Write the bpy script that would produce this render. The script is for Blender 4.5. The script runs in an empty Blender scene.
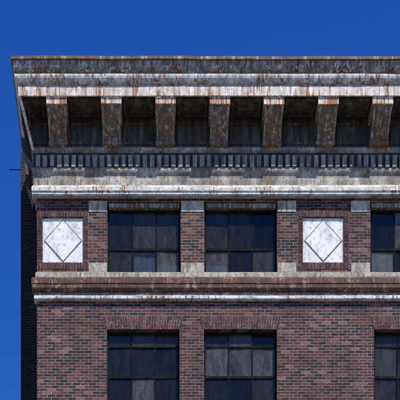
import bpy, math, random
from mathutils import Vector, noise
random.seed(7)
D=35.0; F=1400.0; VX=150.0; VY=1180.0; CZ=1.6
def WX(px,pf=0.0): return (px-VX)*(D-pf)/F
def WZ(py,pf=0.0): return CZ+(VY-py)*(D-pf)/F
XC=WX(37); XR=13.0; YB=3.0
scene=bpy.context.scene
# ---------------------------------------------------------------- root
root=bpy.data.objects.new("brick_building",None); scene.collection.objects.link(root)
def mk(name,verts,faces,mat,parent=root,smooth=False):
    me=bpy.data.meshes.new(name); me.from_pydata([tuple(v) for v in verts],[],faces); me.update()
    ob=bpy.data.objects.new(name,me); scene.collection.objects.link(ob)
    if mat: me.materials.append(mat)
    if parent: ob.parent=parent
    if smooth:
        for p in me.polygons: p.use_smooth=True
    return ob
class B:
    def __init__(s): s.v=[]; s.f=[]
    def box(s,x0,x1,y0,y1,z0,z1,j=0.0):
        o=len(s.v)
        r=lambda: random.uniform(-j,j) if j else 0
        for x in (x0,x1):
            for y in (y0,y1):
                for z in (z0,z1): s.v.append((x+r(),y+r(),z+r()))
        for f in ((0,1,3,2),(4,6,7,5),(0,4,5,1),(2,3,7,6),(0,2,6,4),(1,5,7,3)):
            s.f.append(tuple(o+i for i in f))
    def prism(s,poly,x0,x1):
        o=len(s.v); n=len(poly)
        for x in (x0,x1):
            for (y,z) in poly: s.v.append((x,y,z))
        s.f.append(tuple(o+i for i in range(n))); s.f.append(tuple(o+n+i for i in reversed(range(n))))
        for i in range(n):
            k=(i+1)%n; s.f.append((o+i,o+n+i,o+n+k,o+k))
    def hexa(s,pts):
        o=len(s.v); s.v+=pts
        for f in ((0,1,2,3),(7,6,5,4),(0,4,5,1),(1,5,6,2),(2,6,7,3),(3,7,4,0)): s.f.append(tuple(o+i for i in f))
    def quad(s,a,b,c,d):
        o=len(s.v); s.v+=[a,b,c,d]; s.f.append((o,o+1,o+2,o+3))
    def done(s,name,mat,**k): return mk(name,s.v,s.f,mat,**k)
# ---------------------------------------------------------------- materials
def newmat(name):
    m=bpy.data.materials.new(name); m.use_nodes=True; nt=m.node_tree; nt.nodes.clear()
    out=nt.nodes.new("ShaderNodeOutputMaterial"); p=nt.nodes.new("ShaderNodeBsdfPrincipled")
    nt.links.new(p.outputs[0],out.inputs[0]); return m,nt,p,out
def N(nt,t,**k):
    n=nt.nodes.new(t)
    for a,b in k.items(): setattr(n,a,b)
    return n
def mapped(nt,scale,loc=(0,0,0)):
    tc=N(nt,"ShaderNodeTexCoord"); mp=N(nt,"ShaderNodeMapping"); mp.inputs['Scale'].default_value=scale; mp.inputs['Location'].default_value=loc
    nt.links.new(tc.outputs['Object'],mp.inputs[0]); return mp.outputs[0]
def nz(nt,vec,scale,detail=5,rough=.6,dist=0):
    n=N(nt,"ShaderNodeTexNoise"); n.inputs['Scale'].default_value=scale; n.inputs['Detail'].default_value=detail
    n.inputs['Roughness'].default_value=rough; n.inputs['Distortion'].default_value=dist
    nt.links.new(vec,n.inputs['Vector']); return n.outputs['Fac']
def ramp(nt,fac,stops,interp='LINEAR'):
    r=N(nt,"ShaderNodeValToRGB"); cr=r.color_ramp; cr.interpolation=interp
    while len(cr.elements)<len(stops): cr.elements.new(0.5)
    for e,(p,c) in zip(cr.elements,stops):
        e.position=p
        if not hasattr(c,'__len__'): c=(c,c,c)
        e.color=(*c,1)
    nt.links.new(fac,r.inputs[0]); return r.outputs[0]
def mix(nt,fac,a,b,mode='MIX'):
    m=N(nt,"ShaderNodeMix",data_type='RGBA',blend_type=mode)
    for sock,v in ((m.inputs[0],fac),(m.inputs[6],a),(m.inputs[7],b)):
        if hasattr(v,'is_linked') or hasattr(v,'links'): nt.links.new(v,sock)
        elif hasattr(v,'__len__'): sock.default_value=(*v,1)
        else: sock.default_value=v
    return m.outputs[2]
def mth(nt,op,a,b):
    m=N(nt,"ShaderNodeMath",operation=op)
    for i,v in enumerate((a,b)):
        if hasattr(v,'links'): nt.links.new(v,m.inputs[i])
        else: m.inputs[i].default_value=v
    return m.outputs[0]
def bump(nt,p,h,strength,dist=.01):
    b=N(nt,"ShaderNodeBump"); b.inputs['Strength'].default_value=strength; b.inputs['Distance'].default_value=dist
    nt.links.new(h,b.inputs['Height']); nt.links.new(b.outputs[0],p.inputs['Normal'])
def weathered(name,dark,mid,light,rust,ramt=.55,rough=.65,metal=0.0,seed=0,streak=(7,7,.9),bs=.5,drip=.55,cover=1.0,spec=.4):
    m,nt,p,out=newmat(name)
    v1=mapped(nt,streak,(seed,seed*.7,seed*.3)); v2=mapped(nt,(1,1,1),(seed*1.3,seed,seed))
    s=nz(nt,v1,1.0,7,.70,.3); g=nz(nt,v2,15,5,.7)
    r=nz(nt,mapped(nt,(1.8,1.8,1.1),(seed*2.3,0,seed)),1.5,8,.70,.2)
    dr=nz(nt,mapped(nt,(22,22,1.3),(seed*1.7,0,seed)),1.0,4,.6)
    r=mth(nt,'ADD',mth(nt,'MULTIPLY',r,1-drip),mth(nt,'MULTIPLY',dr,drip))
    col=ramp(nt,s,[(.34,dark),(.50,mid),(.63,light)])
    col=mix(nt,ramp(nt,g,[(.50,0),(.66,.8)]),col,tuple(c*.4 for c in mid))
    rm=ramp(nt,r,[(ramt-.025,0),(ramt+.03,cover)])
    rc=ramp(nt,g,[(.32,tuple(c*.35 for c in rust)),(.50,rust),(.68,(rust[0]*1.3,rust[1]*1.5,rust[2]*1.6))])
    col=mix(nt,rm,col,rc)
    nt.links.new(col,p.inputs['Base Color']); p.inputs['Roughness'].default_value=rough; p.inputs['Metallic'].default_value=metal
    p.inputs['Specular IOR Level'].default_value=spec
    h=mth(nt,'ADD',mth(nt,'MULTIPLY',g,.5),s)
    bump(nt,p,h,bs,.012); return m
m_lip =weathered("metal_lip",(.05,.032,.022),(.13,.085,.055),(.42,.36,.29),(.16,.055,.022),.50,seed=1)
m_fas =weathered("metal_fascia",(.085,.08,.066),(.27,.255,.22),(.64,.61,.55),(.17,.065,.028),.53,seed=4)
m_roll=weathered("painted_roll",(.20,.18,.15),(.58,.54,.48),(.80,.76,.70),(.22,.10,.045),.545,seed=9)
m_wfas=weathered("painted_fascia",(.34,.25,.17),(.68,.61,.52),(.82,.78,.71),(.28,.11,.04),.535,seed=14)
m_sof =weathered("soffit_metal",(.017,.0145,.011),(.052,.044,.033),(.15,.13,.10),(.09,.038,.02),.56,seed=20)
m_brk =weathered("bracket_metal",(.045,.037,.027),(.14,.12,.092),(.50,.45,.375),(.22,.078,.028),.525,seed=25,streak=(10,8,1.0))
m_brkc=weathered("bracket_cap",(.34,.25,.17),(.70,.60,.49),(.82,.76,.67),(.34,.12,.04),.50,seed=29,streak=(6,6,2))
m_dent=weathered("dentil_metal",(.09,.08,.062),(.27,.245,.20),(.46,.42,.35),(.14,.07,.035),.57,seed=31)
m_arch=weathered("architrave_metal",(.09,.082,.066),(.26,.24,.20),(.50,.47,.41),(.16,.09,.045),.56,seed=37,streak=(3.5,3,2))
m_ledg=weathered("painted_ledge",(.30,.28,.25),(.66,.63,.58),(.80,.78,.74),(.24,.11,.055),.555,seed=41,streak=(3,3,7))
m_rust=weathered("rusty_band",(.045,.018,.011),(.12,.042,.020),(.38,.23,.15),(.050,.022,.014),.505,seed=47,streak=(4.5,3,5))
m_wmld=weathered("painted_moulding",(.10,.085,.07),(.26,.235,.205),(.62,.58,.53),(.15,.08,.045),.52,seed=53,streak=(2.5,2,9))
m_wstr=weathered("painted_stripe",(.30,.28,.26),(.62,.60,.57),(.78,.76,.73),(.2,.11,.07),.55,seed=55,streak=(3,2,9))
m_ston=weathered("limestone",(.22,.19,.145),(.44,.40,.33),(.57,.53,.45),(.12,.095,.07),.56,rough=.85,seed=59,streak=(5,4,2.5),cover=.75)
m_whit=weathered("white_panel",(.58,.565,.53),(.80,.79,.76),(.87,.86,.84),(.42,.37,.31),.59,rough=.7,seed=67,streak=(4,3,1.2),bs=.2,cover=.55)
m_joint=weathered("panel_joint",(.06,.06,.055),(.15,.14,.13),(.3,.3,.28),(.2,.12,.08),.6,seed=71)
m_fram=weathered("window_steel",(.004,.004,.004),(.008,.008,.008),(.020,.019,.018),(.03,.015,.01),.58,rough=.85,seed=77,streak=(6,6,2),spec=.12)
m_lint=weathered("steel_lintel",(.10,.085,.065),(.30,.265,.22),(.52,.48,.42),(.18,.075,.035),.52,seed=83)
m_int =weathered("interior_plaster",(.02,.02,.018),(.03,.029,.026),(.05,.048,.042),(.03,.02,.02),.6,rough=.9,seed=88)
m_curt=weathered("paper_sheet",(.38,.45,.47),(.60,.68,.70),(.74,.79,.80),(.3,.33,.33),.62,rough=.9,seed=91)
m_roof=weathered("roof_tar",(.03,.03,.03),(.05,.05,.05),(.08,.08,.08),(.05,.04,.04),.6,rough=.95,seed=95)

def brickmat(name,dim=1.0):
    m,nt,p,out=newmat(name)
    tc=N(nt,"ShaderNodeTexCoord"); sp=N(nt,"ShaderNodeSeparateXYZ"); nt.links.new(tc.outputs['Object'],sp.inputs[0])
    cb=N(nt,"ShaderNodeCombineXYZ"); nt.links.new(mth(nt,'ADD',sp.outputs[0],sp.outputs[1]),cb.inputs[0]); nt.links.new(sp.outputs[2],cb.inputs[1])
    wn=N(nt,"ShaderNodeTexNoise"); wn.inputs['Scale'].default_value=9; nt.links.new(tc.outputs['Object'],wn.inputs['Vector'])
    vs=N(nt,"ShaderNodeVectorMath",operation='SCALE'); vs.inputs['Scale'].default_value=.016
    sb=N(nt,"ShaderNodeVectorMath",operation='SUBTRACT'); sb.inputs[1].default_value=(.5,.5,.5); nt.links.new(wn.outputs['Color'],sb.inputs[0]); nt.links.new(sb.outputs[0],vs.inputs[0])
    ad=N(nt,"ShaderNodeVectorMath",operation='ADD'); nt.links.new(cb.outputs[0],ad.inputs[0]); nt.links.new(vs.outputs[0],ad.inputs[1])
    b=N(nt,"ShaderNodeTexBrick"); b.offset=.5; b.squash=1
    b.inputs['Color1'].default_value=(0,0,0,1); b.inputs['Color2'].default_value=(1,1,1,1); b.inputs['Mortar'].default_value=(.5,.5,.5,1)
    b.inputs['Scale'].default_value=1; b.inputs['Mortar Size'].default_value=.0072; b.inputs['Mortar Smooth'].default_value=.25
    b.inputs['Brick Width'].default_value=.205; b.inputs['Row Height'].default_value=.073
    nt.links.new(ad.outputs[0],b.inputs['Vector'])
    bc=ramp(nt,b.outputs['Color'],[(0,(.012,.010,.012)),(.30,(.032,.015,.017)),(.50,(.085,.025,.023)),(.72,(.130,.035,.029)),(.9,(.165,.054,.044)),(.985,(.24,.13,.11))])
    big=nz(nt,mapped(nt,(1,1,1),(3,1,0)),.9,4,.6); fine=nz(nt,mapped(nt,(1,1,1)),42,3,.7)
    eff=nz(nt,mapped(nt,(1.1,1.1,1.3)),22,5,.8)
    bc=mix(nt,ramp(nt,fine,[(.36,.6),(.6,0)]),bc,(.014,.010,.010))
    bc=mix(nt,ramp(nt,eff,[(.60,0),(.68,.9)]),bc,(.56,.52,.48))
    mort=mix(nt,big,(.17,.145,.13),(.54,.50,.47))
    mort=mix(nt,ramp(nt,fine,[(.42,1),(.56,0)]),mort,(.07,.05,.045))
    col=mix(nt,b.outputs['Fac'],bc,mort)
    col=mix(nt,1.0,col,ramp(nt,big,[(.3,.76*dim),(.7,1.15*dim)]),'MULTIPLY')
    nt.links.new(col,p.inputs['Base Color']); p.inputs['Roughness'].default_value=.88
    h=mth(nt,'SUBTRACT',mth(nt,'MULTIPLY',fine,.4),b.outputs['Fac']); bump(nt,p,h,.8,.01); return m
m_brick=brickmat("red_brick"); m_brickd=brickmat("shade_darkened_brick",.30)  # second copy is dimmed: the rear wing's shade is put into its brick colour
m_ib,nt,p,out=newmat("single_bricks")
g=N(nt,"ShaderNodeNewGeometry")
c=ramp(nt,g.outputs['Random Per Island'],[(0,(.022,.012,.013)),(.3,(.075,.022,.019)),(.7,(.13,.035,.028)),(1,(.18,.065,.05))])
fi=nz(nt,mapped(nt,(1,1,1)),42,3,.7); ef=nz(nt,mapped(nt,(1,1,1)),17,5,.78)
c=mix(nt,ramp(nt,fi,[(.36,.6),(.6,0)]),c,(.014,.009,.009)); c=mix(nt,ramp(nt,ef,[(.59,0),(.69,.8)]),c,(.48,.44,.40))
nt.links.new(c,p.inputs['Base Color']); p.inputs['Roughness'].default_value=.88; bump(nt,p,fi,.4,.01)
m_mort=weathered("mortar",(.08,.06,.055),(.24,.21,.19),(.44,.41,.38),(.10,.07,.06),.56,rough=.95,seed=99,streak=(8,8,8))
# glass
m_glass,nt,p,out=newmat("old_glass"); nt.nodes.remove(p)
tr=N(nt,"ShaderNodeBsdfTransparent"); tr.inputs[0].default_value=(.70,.75,.74,1)
gl=N(nt,"ShaderNodeBsdfGlossy"); gl.inputs['Roughness'].default_value=.02; gl.inputs[0].default_value=(.85,.83,.78,1)
df=N(nt,"ShaderNodeBsdfDiffuse")
fr=N(nt,"ShaderNodeFresnel"); fr.inputs['IOR'].default_value=1.5
geo=N(nt,"ShaderNodeNewGeometry")
d1=nz(nt,mapped(nt,(3,3,.8)),2.2,6,.65,.3)
d2=nz(nt,mapped(nt,(9,9,9)),2.2,5,.7,.3)
df.inputs[0].default_value=(.19,.185,.16,1)
bn=N(nt,"ShaderNodeBump"); bn.inputs['Strength'].default_value=.14; bn.inputs['Distance'].default_value=.02
nt.links.new(nz(nt,mapped(nt,(1,1,1)),2.5,2,.5),bn.inputs['Height']); nt.links.new(bn.outputs[0],gl.inputs['Normal'])
m1=N(nt,"ShaderNodeMixShader"); m2=N(nt,"ShaderNodeMixShader")
rnd=ramp(nt,geo.outputs['Random Per Island'],[(0,.05),(.40,.16),(.75,.36),(1,.85)])
dirt=mth(nt,'MULTIPLY',mth(nt,'MULTIPLY',ramp(nt,d1,[(.30,.30),(.70,1.0)]),ramp(nt,d2,[(.35,.5),(.65,1.0)])),rnd)
nt.links.new(dirt,m1.inputs[0]); nt.links.new(tr.outputs[0],m1.inputs[1]); nt.links.new(df.outputs[0],m1.inputs[2])
nt.links.new(fr.outputs[0],m2.inputs[0]); nt.links.new(m1.outputs[0],m2.inputs[1]); nt.links.new(gl.outputs[0],m2.inputs[2])
nt.links.new(m2.outputs[0],out.inputs[0])

# ---------------------------------------------------------------- swept mouldings
def sweep(name,prof,mat,wob=.006,joint=2.44,smooth=False,back=YB):
    rows=[]
    nS=14; L=XR-XC; nF=int(L/.11)
    sd=random.random()*50
    offs={}
    for (px,py,pf) in prof:
        X=WX(px,pf); Z=WZ(py,pf); r=[]
        for i in range(nS):
            t=i/nS; r.append((X,back+( -pf-back)*t,Z))
        r.append((X,-pf,Z))
        for i in range(1,nF+1):
            x=X+(XR-X)*i/nF
            f=min(1,i/6.)
            k=int((x+sd)/joint)
            if k not in offs: offs[k]=(random.uniform(-1,1),random.uniform(-1,1))
            dy=wob*f*(.6*noise.noise(Vector((x*1.1+sd,0,Z*1.5)))+.5*noise.noise(Vector((x*6+sd,3,Z*4)))+.4*offs[k][0])
            dz=wob*f*(.6*noise.noise(Vector((x*.7+sd,9,0)))+.4*noise.noise(Vector((x*6+sd,3,7)))+.4*offs[k][1])
            r.append((x,-pf+dy,Z+dz))
        rows.append(r)
    n=len(rows[0]); v=[q for r in rows for q in r]; f=[]
    for a in range(len(rows)-1):
        for i in range(n-1):
            f.append((a*n+i,(a+1)*n+i,(a+1)*n+i+1,a*n+i+1))
    f.append(tuple(a*n for a in range(len(rows)))) ; f.append(tuple(a*n+n-1 for a in reversed(range(len(rows)))))
    return mk(name,v,f,mat,smooth=smooth)
sweep("cornice_lip",[(22,66,.50),(11,56,1.13),(10.8,56.2,1.16),(10.8,58.8,1.16),(11.6,60.2,1.12)],m_lip,.014)
sweep("cornice_fascia",[(11.7,59.9,1.12),(12.0,63.5,1.11),(12.8,67,1.08),(13.6,70,1.04),(14,72,1.01),(15.5,73.5,.98)],m_fas,.008)
sweep("cornice_roll",[(15.6,73.2,.98),(14.6,73.6,1.01),(14.3,75.5,1.015),(14.8,78,1.0),(16,81,.97),(17.5,83.5,.92),(19.5,85.5,.87)],m_roll,.006)
sweep("cornice_lower_fascia",[(19.5,85.2,.87),(18.2,86,.91),(18.2,95.5,.91),(18.9,96.5,.89),(19.5,95,.87)],m_wfas,.006)
zs=WZ(96,.89)+.03
def PY(z,pf): return VY-(z-CZ)*F/(D-pf)
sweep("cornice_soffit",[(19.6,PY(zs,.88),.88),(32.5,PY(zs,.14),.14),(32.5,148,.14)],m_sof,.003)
sweep("bed_moulding",[(32.5,147,.14),(31.3,147.6,.18),(31.2,150,.18),(32,152,.15),(32.6,153.4,.12)],m_arch,.004)
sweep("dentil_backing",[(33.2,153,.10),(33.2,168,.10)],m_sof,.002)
sweep("architrave",[(33.2,167.5,.10),(32.0,167.5,.15),(32.0,170,.15),(32.6,172,.135),(33.6,174.5,.10),(34,176,.09),(34,179,.09),(33.4,179.6,.11),(33.4,185.5,.11)],m_arch,.004,back=.5)
sweep("white_ledge",[(33.4,185,.10),(31.6,186.6,.20),(31.4,187.2,.215),(31.4,190.5,.215),(32,191.2,.19),(32,194,.19),(33,195.5,.15),(34.5,196.5,.10),(37,198.5,0.0)],m_ledg,.009,back=.12)
sweep("sill_band",[(37,272.2,0.0),(35.4,272.6,.055),(35.4,278,.055)],m_ston,.002,back=.12)
sweep("rusty_cornice",[(36,276.8,.05),(31.6,277.6,.17),(31.4,278.2,.18),(31.4,283,.18),(31.9,283.8,.165),(31.9,287.5,.165),(32.8,290,.14),(34,292.2,.10)],m_rust,.007,back=.12)
sweep("painted_lower_moulding",[(34.6,292,.085),(34.6,295.6,.085)],m_wmld,.003,back=.12)
sweep("painted_stripe_moulding",[(34.6,295.5,.085),(34.0,296.2,.10),(34.0,298.3,.10),(35,300,.06),(37,301.5,0.0)],m_wstr,.005,back=.12)
se=B(); se2=B(); se3=B()
xq=XC+1.1
while xq<XR-.3:
    se.box(xq-.022,xq+.022,-.918,-.90,WZ(95.4,.91)+.004,WZ(86.2,.91),.003)
    xq+=2.44+random.uniform(-.15,.15)
xq=XC+1.9
while xq<XR-.3:
    se2.box(xq-.015,xq+.015,-.221,-.20,WZ(190.4,.215)+.006,WZ(187.3,.215)-.004,.002)
    se3.box(xq-.32,xq-.29,-.187,-.16,WZ(282.8,.18)+.005,WZ(278.4,.18)-.004,.002)
    xq+=2.44+random.uniform(-.2,.2)
se.done("fascia_seams",m_wfas); se2.done("ledge_seams",m_ledg); se3.done("band_seams",m_rust)

# ---------------------------------------------------------------- brackets, dentils, soffit panels
def bracket_profile(s=0.0):
    f=.84-s
    pts=[(.14,zs-.001)]
    pts.append((f,zs-.001))
    pts.append((f,zs-.20)); pts.append((f-.04,zs-.23))
    z1=zs-.23; z2=WZ(146,.22)
    n=12
    for i in range(1,n+1):
        t=i/n
        pr=(f-.05)*(1-t)+.25*t + .055*math.sin(t*math.pi*2)
        pts.append((pr,z1+(z2-z1)*t))
    pts.append((.14,z2-.03))
    return [(-a,b) for a,b in pts]
bb=B(); bc=B(); sp=B(); de=B(); bs_=B()
bxs=[57+53.9*i for i in range(14)]
for px in bxs:
    xc=WX(px+0.5,.6)+random.uniform(-.01,.01); w=.25
    bb.prism(bracket_profile(),xc-w*.86,xc+w*.86)
    pr=bracket_profile(-.018); pr=[p for p in pr[3:-1]]
    pr=pr+[(y+.06,z) for y,z in reversed(pr)]
    bb.prism(pr,xc-w*.5,xc+w*.5)
    for sgn in (-1,1):
        pr2=bracket_profile(-.022)[3:-1]; pr2=pr2+[(y+.05,z) for y,z in reversed(pr2)]
        xe=xc+sgn*w*.80
        bs_.prism(pr2,xe-.018,xe+.018)
    bb.prism([(-.28-.045*math.cos(a),WZ(144,.25)+.045*math.sin(a)) for a in [i*math.pi/5 for i in range(10)]],xc-w*.95,xc+w*.95)
    j=random.uniform(-.012,.012)
    bc.prism([(-.14,zs-.004),(-.895,zs-.004),(-.895,zs-.06),(-.870,zs-.075),(-.870,zs-.20+j),(-.14,zs-.20+j)],xc-w,xc+w)
bb.done("cornice_brackets",m_brk); bc.done("bracket_caps",m_brkc); bs_.done("bracket_beads",m_dent)
for i in range(-1,13):
    xa=WX(57+53.9*i+.5,.6)+.30; xb=WX(57+53.9*(i+1)+.5,.6)-.30
    if i==-1: xa=XC-.0
    y0,y1=-.80,-.24; t=.055
    if xb-xa<.25: continue
    for (a,b,c_,d) in ((xa,xb,y0,y0+t),(xa,xb,y1-t,y1),(xa,xa+t,y0+t,y1-t),(xb-t,xb,y0+t,y1-t)):
        sp.box(a,b,c_,d,zs-.05,zs-.002)
    t2=.05
    if xb-xa>.4:
        sp.prism([(y0+.14,zs-.002),(y0+.19,zs-.035),(y1-.19,zs-.035),(y1-.14,zs-.002)],xa+.16,xb-.16)
    z0=WZ(145,.15); z1=WZ(124,.15)
    for (a,b,c_,d) in ((xa,xb,z0,z0+t2),(xa,xb,z1-t2,z1),(xa,xa+t2,z0+t2,z1-t2),(xb-t2,xb,z0+t2,z1-t2)):
        sp.box(a,b,-.175,-.138,c_,d)
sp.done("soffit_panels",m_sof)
pw=7.1
x=WX(36,.1)
while x<XR-.2:
    if random.random()>.02: de.box(x,x+.105,-.185,-.095,WZ(166.3,.18)+random.uniform(-.012,.012),WZ(155,.18),.005)
    x+=pw*.025
yy=.1
while yy<YB-.1:
    de.box(WX(33.2,.1)-.07,WX(33.2,.1)+.01,yy,yy+.105,WZ(166.3,.18),WZ(155,.18)); yy+=pw*.025
de.done("dentils",m_dent)
cr=B()
a=Vector((WX(20,.88),-.88,WZ(97.5,.88))); b=Vector((WX(33,.16),-.17,WZ(151,.16)))
cr.hexa([(a.x-.03,a.y-.02,a.z),(b.x-.03,b.y-.02,b.z),(b.x+.035,b.y-.02,b.z),(a.x+.035,a.y-.02,a.z),
         (a.x-.03,a.y+.05,a.z),(b.x-.03,b.y+.05,b.z),(b.x+.035,b.y+.05,b.z),(a.x+.035,a.y+.05,a.z)])
cr.done("corner_rib",m_wfas)
cw=B()
cw.hexa([(a.x-.01,a.y+.03,a.z),(b.x-.01,b.y+.03,b.z),(b.x+.01,b.y+.03,b.z),(a.x+.01,a.y+.03,a.z),
         (b.x-.01,b.y+.1,a.z),(b.x-.01,b.y+.1,b.z),(b.x+.01,b.y+.1,b.z),(b.x+.01,b.y+.1,a.z)])
cw.done("corner_web",m_sof)
sb=B()
for yk in (.5,1.8):
    pr=bracket_profile()
    o=len(sb.v); n=len(pr)
    for yv in (yk,yk+.4):
        for (y,z) in pr: sb.v.append((XC+y*.5-.02,yv,z))
    sb.f.append(tuple(o+i for i in range(n))); sb.f.append(tuple(o+n+i for i in reversed(range(n))))
    for i in range(n):
        k=(i+1)%n; sb.f.append((o+i,o+n+i,o+n+k,o+k))
sb.done("return_brackets",m_sof)

# ---------------------------------------------------------------- walls
ZT=WZ(90,0)
holes=[]
RV=.24
up=[(107.5,180.5),(204.5,277),(370.5,443),(467,539),(632,700)]
up=[u for u in up if WX(u[1])<XR-.3]
zu0,zu1=WZ(272.2),WZ(202)
for u in up: holes.append((WX(u[0]),WX(u[1]),zu0,zu1,'up'))
lo=[(107,179.5),(204,277),(374,446),(470,542)]
lz=[]
for k in range(5):
    z1=WZ(329.5)-k*4.3; z0=z1-2.5
    if z0<.5: break
    lz.append((z0,z1))
    for u in lo: holes.append((WX(u[0]),WX(u[1]),z0,z1,'lo'))
panels=[(42.5,83.5),(303,344)]
pz0,pz1=WZ(262.5),WZ(217)
for u in panels: holes.append((WX(u[0]),WX(u[1]),pz0,pz1,'pan'))
xs=sorted({XC,XR}|{h[0] for h in holes}|{h[1] for h in holes}); zz=sorted({0.0,ZT}|{h[2] for h in holes}|{h[3] for h in holes})
wb=B()
for i in range(len(xs)-1):
    for j in range(len(zz)-1):
        cx=(xs[i]+xs[i+1])/2; cz=(zz[j]+zz[j+1])/2
        if any(h[0]<cx<h[1] and h[2]<cz<h[3] for h in holes): continue
        wb.quad((xs[i],0,zz[j]),(xs[i+1],0,zz[j]),(xs[i+1],0,zz[j+1]),(xs[i],0,zz[j+1]))
for h in holes:
    r=.07 if h[4]=='pan' else RV
    x0,x1,z0,z1=h[:4]
    wb.quad((x0,0,z0),(x0,r,z0),(x0,r,z1),(x0,0,z1)); wb.quad((x1,0,z0),(x1,0,z1),(x1,r,z1),(x1,r,z0))
    wb.quad((x0,0,z1),(x0,r,z1),(x1,r,z1),(x1,0,z1)); wb.quad((x0,0,z0),(x1,0,z0),(x1,r,z0),(x0,r,z0))
wb.quad((XC,YB,0),(XC,0,0),(XC,0,ZT),(XC,YB,ZT))
wb.quad((XR,0,0),(XR,14,0),(XR,14,ZT),(XR,0,ZT))
wb.done("front_walls",m_brick)
XW=WX(20.8,-3.0)
rw=B(); ZW=WZ(153,-3.0)
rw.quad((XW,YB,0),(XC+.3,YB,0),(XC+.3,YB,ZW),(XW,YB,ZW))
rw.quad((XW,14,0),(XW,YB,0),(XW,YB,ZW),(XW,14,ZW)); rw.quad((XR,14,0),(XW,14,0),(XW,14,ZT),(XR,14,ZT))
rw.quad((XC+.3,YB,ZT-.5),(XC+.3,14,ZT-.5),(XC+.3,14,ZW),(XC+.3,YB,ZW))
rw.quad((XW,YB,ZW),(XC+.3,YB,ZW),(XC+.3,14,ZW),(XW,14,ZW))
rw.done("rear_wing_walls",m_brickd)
rf=B(); rf.quad((XC,-.3,ZT-.1),(XR,-.3,ZT-.1),(XR,14,ZT-.1),(XC,14,ZT-.1)); rf.done("flat_roof",m_roof)
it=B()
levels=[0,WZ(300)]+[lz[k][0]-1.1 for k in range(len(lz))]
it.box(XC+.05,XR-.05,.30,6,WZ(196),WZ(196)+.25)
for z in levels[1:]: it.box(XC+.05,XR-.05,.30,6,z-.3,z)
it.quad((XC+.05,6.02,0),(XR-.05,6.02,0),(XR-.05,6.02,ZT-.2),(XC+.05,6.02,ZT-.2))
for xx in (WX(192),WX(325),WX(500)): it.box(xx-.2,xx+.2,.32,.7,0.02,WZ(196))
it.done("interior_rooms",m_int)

# ---------------------------------------------------------------- windows
fr=B(); gs=B(); cu=B(); ln=B()
def pane(x0,x1,z0,z1,y):
    a=random.uniform(-.010,.010); b_=random.uniform(-.010,.010)
    gs.quad((x0,y+a,z0),(x1,y-a,z0),(x1,y-a+b_,z1),(x0,y+a+b_,z1))
def window(x0,x1,z0,z1,xm,zm,y=.15,heavy=()):
    o=.045
    fr.box(x0+.003,x0+o,y-.03,y+.06,z0+.003,z1-.003); fr.box(x1-o,x1-.003,y-.03,y+.06,z0+.003,z1-.003)
    fr.box(x0+o,x1-o,y-.032,y+.062,z1-o,z1-.003); fr.box(x0+o,x1-o,y-.032,y+.062,z0+.003,z0+o+.02)
    m=.017
    for xq in xm: fr.box(xq-m,xq+m,y-.012,y+.03,z0+o,z1-o)
    for zq in zm:
        h=.030 if zq in heavy else m
        fr.box(x0+o,x1-o,y-.018,y+.034,zq-h,zq+h)
    X=[x0+o]+list(xm)+[x1-o]; Z=[z0+o]+sorted(zm)+[z1-o]
    for i in range(len(X)-1):
        for j in range(len(Z)-1): pane(X[i],X[i+1],Z[j],Z[j+1],y+.012)
def sheet(x0,x1,z0,z1,y):
    n=24; sl=random.uniform(-.04,.04)
    for i in range(n):
        ta=i/n; tb=(i+1)/n
        xa=x0+(x1-x0)*ta; xb=x0+(x1-x0)*tb
        ya=y+.012*math.sin(i*.9); yb=y+.012*math.sin((i+1)*.9)
        ha=z1+sl*ta+.008*math.sin(i*.35); hb=z1+sl*tb+.008*math.sin((i+1)*.35)
        cu.quad((xa,ya,z0),(xb,yb,z0),(xb,yb,hb),(xa,ya,ha))
for k,u in enumerate(up):
    x0,x1=WX(u[0]),WX(u[1]); w=x1-x0
    ln.box(x0+.03,x1-.03,.03,.20,zu1-.12,zu1-.005,.006)
    window(x0,x1,zu0,zu1-.125,[x0+w*.345,x0+w*.67],[WZ(246)],heavy=(WZ(246),))
sheet(WX(134),WX(155),WZ(273),WZ(252),.20)
sheet(WX(155.5),WX(179),WZ(273),WZ(259),.22)
sheet(WX(109),WX(132),WZ(273),WZ(266),.24)
sheet(WX(206),WX(228),WZ(273),WZ(261),.22)
sheet(WX(372),WX(394),WZ(273),WZ(248),.20)
for k,(z0,z1) in enumerate(lz):
    for u in lo:
        x0,x1=WX(u[0]),WX(u[1]); w=x1-x0
        window(x0,x1,z0,z1,[x0+w*.34,x0+w*.665],[z1-.36,z1-1.12,z1-1.80],heavy=(z1-1.12,))
        if random.random()<.7: sheet(x0+.05,x1-.05,z0+.05,z0+random.uniform(.5,1.0),.42)
fr.done("window_frames",m_fram); gs.done("window_panes",m_glass); cu.done("window_sheets",m_curt); ln.done("window_lintels",m_lint)

# ---------------------------------------------------------------- jack arches, panel borders, stone blocks, sills
ib=B(); mo=B(); st=B(); wp=B(); wj=B()
def jack(x0,x1,z0,z1,fl=.10):
    n=30; mo.hexa([(x0-.02,-.003,z0+.004),(x1+.02,-.003,z0+.004),(x1+fl,-.003,z1),(x0-fl,-.003,z1),(x0-.02,.01,z0+.004),(x1+.02,.01,z0+.004),(x1+fl,.01,z1),(x0-fl,.01,z1)])
    for i in range(n):
        ta=(i+.09)/n; tb=(i+.91)/n
        bx=lambda t:x0-.03+(x1-x0+.06)*t; tp=lambda t:x0-fl+(x1-x0+2*fl)*t
        mid=.62 if i%2 else .38
        for (s,e) in ((0.02,mid-.025),(mid+.025,.98)):
            y=-.008+random.uniform(-.003,.003)
            L=lambda t,q:(bx(t)*(1-q)+tp(t)*q, y, z0+(z1-z0)*q)
            pts=[L(ta,s),L(tb,s),L(tb,e),L(ta,e)]
            ib.hexa([q for q in pts]+[(q[0],.01,q[2]) for q in pts])
for (z0,z1) in lz:
    for u in lo: jack(WX(u[0]),WX(u[1]),z1,z1+.34)
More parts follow.
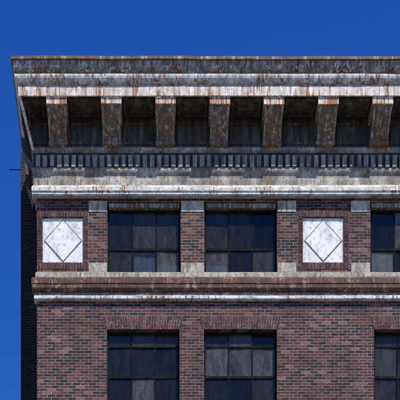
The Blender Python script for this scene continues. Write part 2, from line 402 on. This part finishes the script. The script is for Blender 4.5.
def border(x0,x1,z0,z1,t=.12,tv=.17):
    mo.box(x0-t,x1+t,-.003,.01,z1,z1+tv); mo.box(x0-t,x1+t,-.003,.01,z0-tv,z0)
    mo.box(x0-t,x0,-.003,.01,z0,z1); mo.box(x1,x1+t,-.003,.01,z0,z1)
    W=x1-x0+2*t; n=int(W/.073)
    for i in range(n):
        a=x0-t+W*i/n
        for (q0,q1) in ((z1,z1+tv),(z0-tv,z0)):
            ib.box(a+.007,a+W/n-.007,-.012+random.uniform(-.004,.003),.01,q0+.006,q1-.006)
    H=z1-z0; n=int(H/.073)
    for i in range(n):
        a=z0+H*i/n
        for (q0,q1) in ((x0-t,x0),(x1,x1+t)):
            ib.box(q0+.006,q1-.006,-.012+random.uniform(-.004,.003),.01,a+.007,a+H/n-.007)
for u in panels:
    x0,x1=WX(u[0]),WX(u[1]); border(x0,x1,pz0,pz1)
    wp.box(x0+.004,x1-.004,.045,.09,pz0+.004,pz1-.004)
    cx=(x0+x1)/2; cz=(pz0+pz1)/2; hx=(x1-x0)/2-.03; hz=(pz1-pz0)/2-.03
    P=[(cx,cz+hz),(cx+hx,cz),(cx,cz-hz),(cx-hx,cz)]
    s=lambda k:[(cx+(q[0]-cx)*k,cz+(q[1]-cz)*k) for q in P]
    A=s(1.0); C=s(.965)
    for i in range(4):
        k=(i+1)%4
        wj.hexa([(A[i][0],.038,A[i][1]),(A[k][0],.038,A[k][1]),(C[k][0],.038,C[k][1]),(C[i][0],.038,C[i][1]),
                 (A[i][0],.05,A[i][1]),(A[k][0],.05,A[k][1]),(C[k][0],.05,C[k][1]),(C[i][0],.05,C[i][1])])
    E=s(.93)
    wp.hexa([(q[0],.028,q[1]) for q in E]+[(q[0],.05,q[1]) for q in C])
def stone(a,b):
    for (q0,q1) in ((WZ(212),WZ(201)),(WZ(272.3),WZ(263))):
        st.box(WX(a),WX(b),-.014,.02,q0,q1,.003)
for (a,b) in ((88.7,106.9),(181.1,203.9),(277.6,296.2),(351,369.9),(444,466),(540,560)): stone(a,b)
for (z0,z1) in lz:
    for u in lo: st.box(WX(u[0])-.06,WX(u[1])+.06,-.06,.12,z0-.14,z0)
ib.done("accent_bricks",m_ib); mo.done("accent_mortar",m_mort); st.done("stone_blocks",m_ston)
wp.done("white_panels",m_whit); wj.done("panel_lozenge_joints",m_joint)
ro=B(); n=8
zc=WZ(167,-3)
for x in (XW-.32,XW+.01):
    for i in range(n): ro.v.append((x,YB+.1+.014*math.cos(i*math.tau/n),zc+.014*math.sin(i*math.tau/n)))
for i in range(n): ro.f.append((i,(i+1)%n,n+(i+1)%n,n+i))
ro.f.append(tuple(range(n)))
ro.done("iron_rod",m_fram)

# ---------------------------------------------------------------- ground
m_gr=weathered("ground_mat",(.06,.06,.05),(.10,.10,.09),(.14,.14,.12),(.08,.07,.05),.6,rough=.95,seed=3,streak=(.3,.3,.3))
m_as=weathered("asphalt",(.035,.035,.035),(.05,.05,.05),(.07,.07,.07),(.04,.04,.04),.6,rough=.95,seed=5,streak=(2,2,2))
m_pv=weathered("concrete",(.18,.18,.17),(.26,.26,.25),(.33,.33,.32),(.15,.15,.14),.6,rough=.9,seed=6,streak=(2,2,2))
m_pt=weathered("road_paint",(.5,.5,.48),(.7,.7,.68),(.78,.78,.76),(.2,.2,.2),.62,rough=.8,seed=8)
g=B(); g.quad((-3000,-3000,-.14),(3000,-3000,-.14),(3000,3000,-.14),(-3000,3000,-.14)); g.done("ground",m_gr,parent=None)
g=B(); g.quad((-200,-17,-.136),(200,-17,-.136),(200,-5,-.136),(-200,-5,-.136)); g.done("road",m_as,parent=None)
g=B(); g.box(-200,200,-5,14,-.13,-.002); g.done("pavement",m_pv,parent=None)
g=B(); g.box(-200,200,-60,-17,-.13,-.002); g.done("pavement",m_pv,parent=None)
g=B()
for i in range(-30,30): g.quad((i*6,-11.07,-.132),(i*6+3,-11.07,-.132),(i*6+3,-10.93,-.132),(i*6,-10.93,-.132))
g.done("road_marking",m_pt,parent=None)

# ---------------------------------------------------------------- light
EL=math.radians(54); AZ=math.radians(31)
sd=Vector((math.sin(AZ)*math.cos(EL),-math.cos(AZ)*math.cos(EL),math.sin(EL)))
L=bpy.data.lights.new("sun",'SUN'); L.energy=5; L.angle=math.radians(.5); L.color=(1,.94,.84)
lo_=bpy.data.objects.new("sun",L); scene.collection.objects.link(lo_); lo_.rotation_euler=sd.to_track_quat('Z','Y').to_euler()
w=bpy.data.worlds.new("World"); scene.world=w; w.use_nodes=True; nt=w.node_tree; nt.nodes.clear()
sk=N(nt,"ShaderNodeTexSky",sky_type='NISHITA'); sk.sun_disc=False; sk.sun_elevation=EL
sk.sun_rotation=math.atan2(sd.x,sd.y); sk.altitude=1500; sk.air_density=1.0; sk.dust_density=0.0; sk.ozone_density=5.0
hs=N(nt,"ShaderNodeHueSaturation"); hs.inputs['Hue'].default_value=.518; hs.inputs['Saturation'].default_value=1.29; hs.inputs['Value'].default_value=1.6
bg=N(nt,"ShaderNodeBackground"); bg.inputs[1].default_value=.11; ow=N(nt,"ShaderNodeOutputWorld")
nt.links.new(sk.outputs[0],hs.inputs['Color']); nt.links.new(hs.outputs[0],bg.inputs[0]); nt.links.new(bg.outputs[0],ow.inputs[0])
# ---------------------------------------------------------------- camera (shift lens, level)
cd=bpy.data.cameras.new("camera"); cd.sensor_width=36; cd.lens=36*F/400; cd.shift_x=(200-VX)/400; cd.shift_y=(VY-200)/400
cd.clip_end=10000
co=bpy.data.objects.new("camera",cd); scene.collection.objects.link(co); co.location=(0,-D,CZ); co.rotation_euler=(math.radians(90),0,0)
scene.camera=co
scene.view_settings.view_transform='Standard'; scene.view_settings.look='None'; scene.view_settings.exposure=0
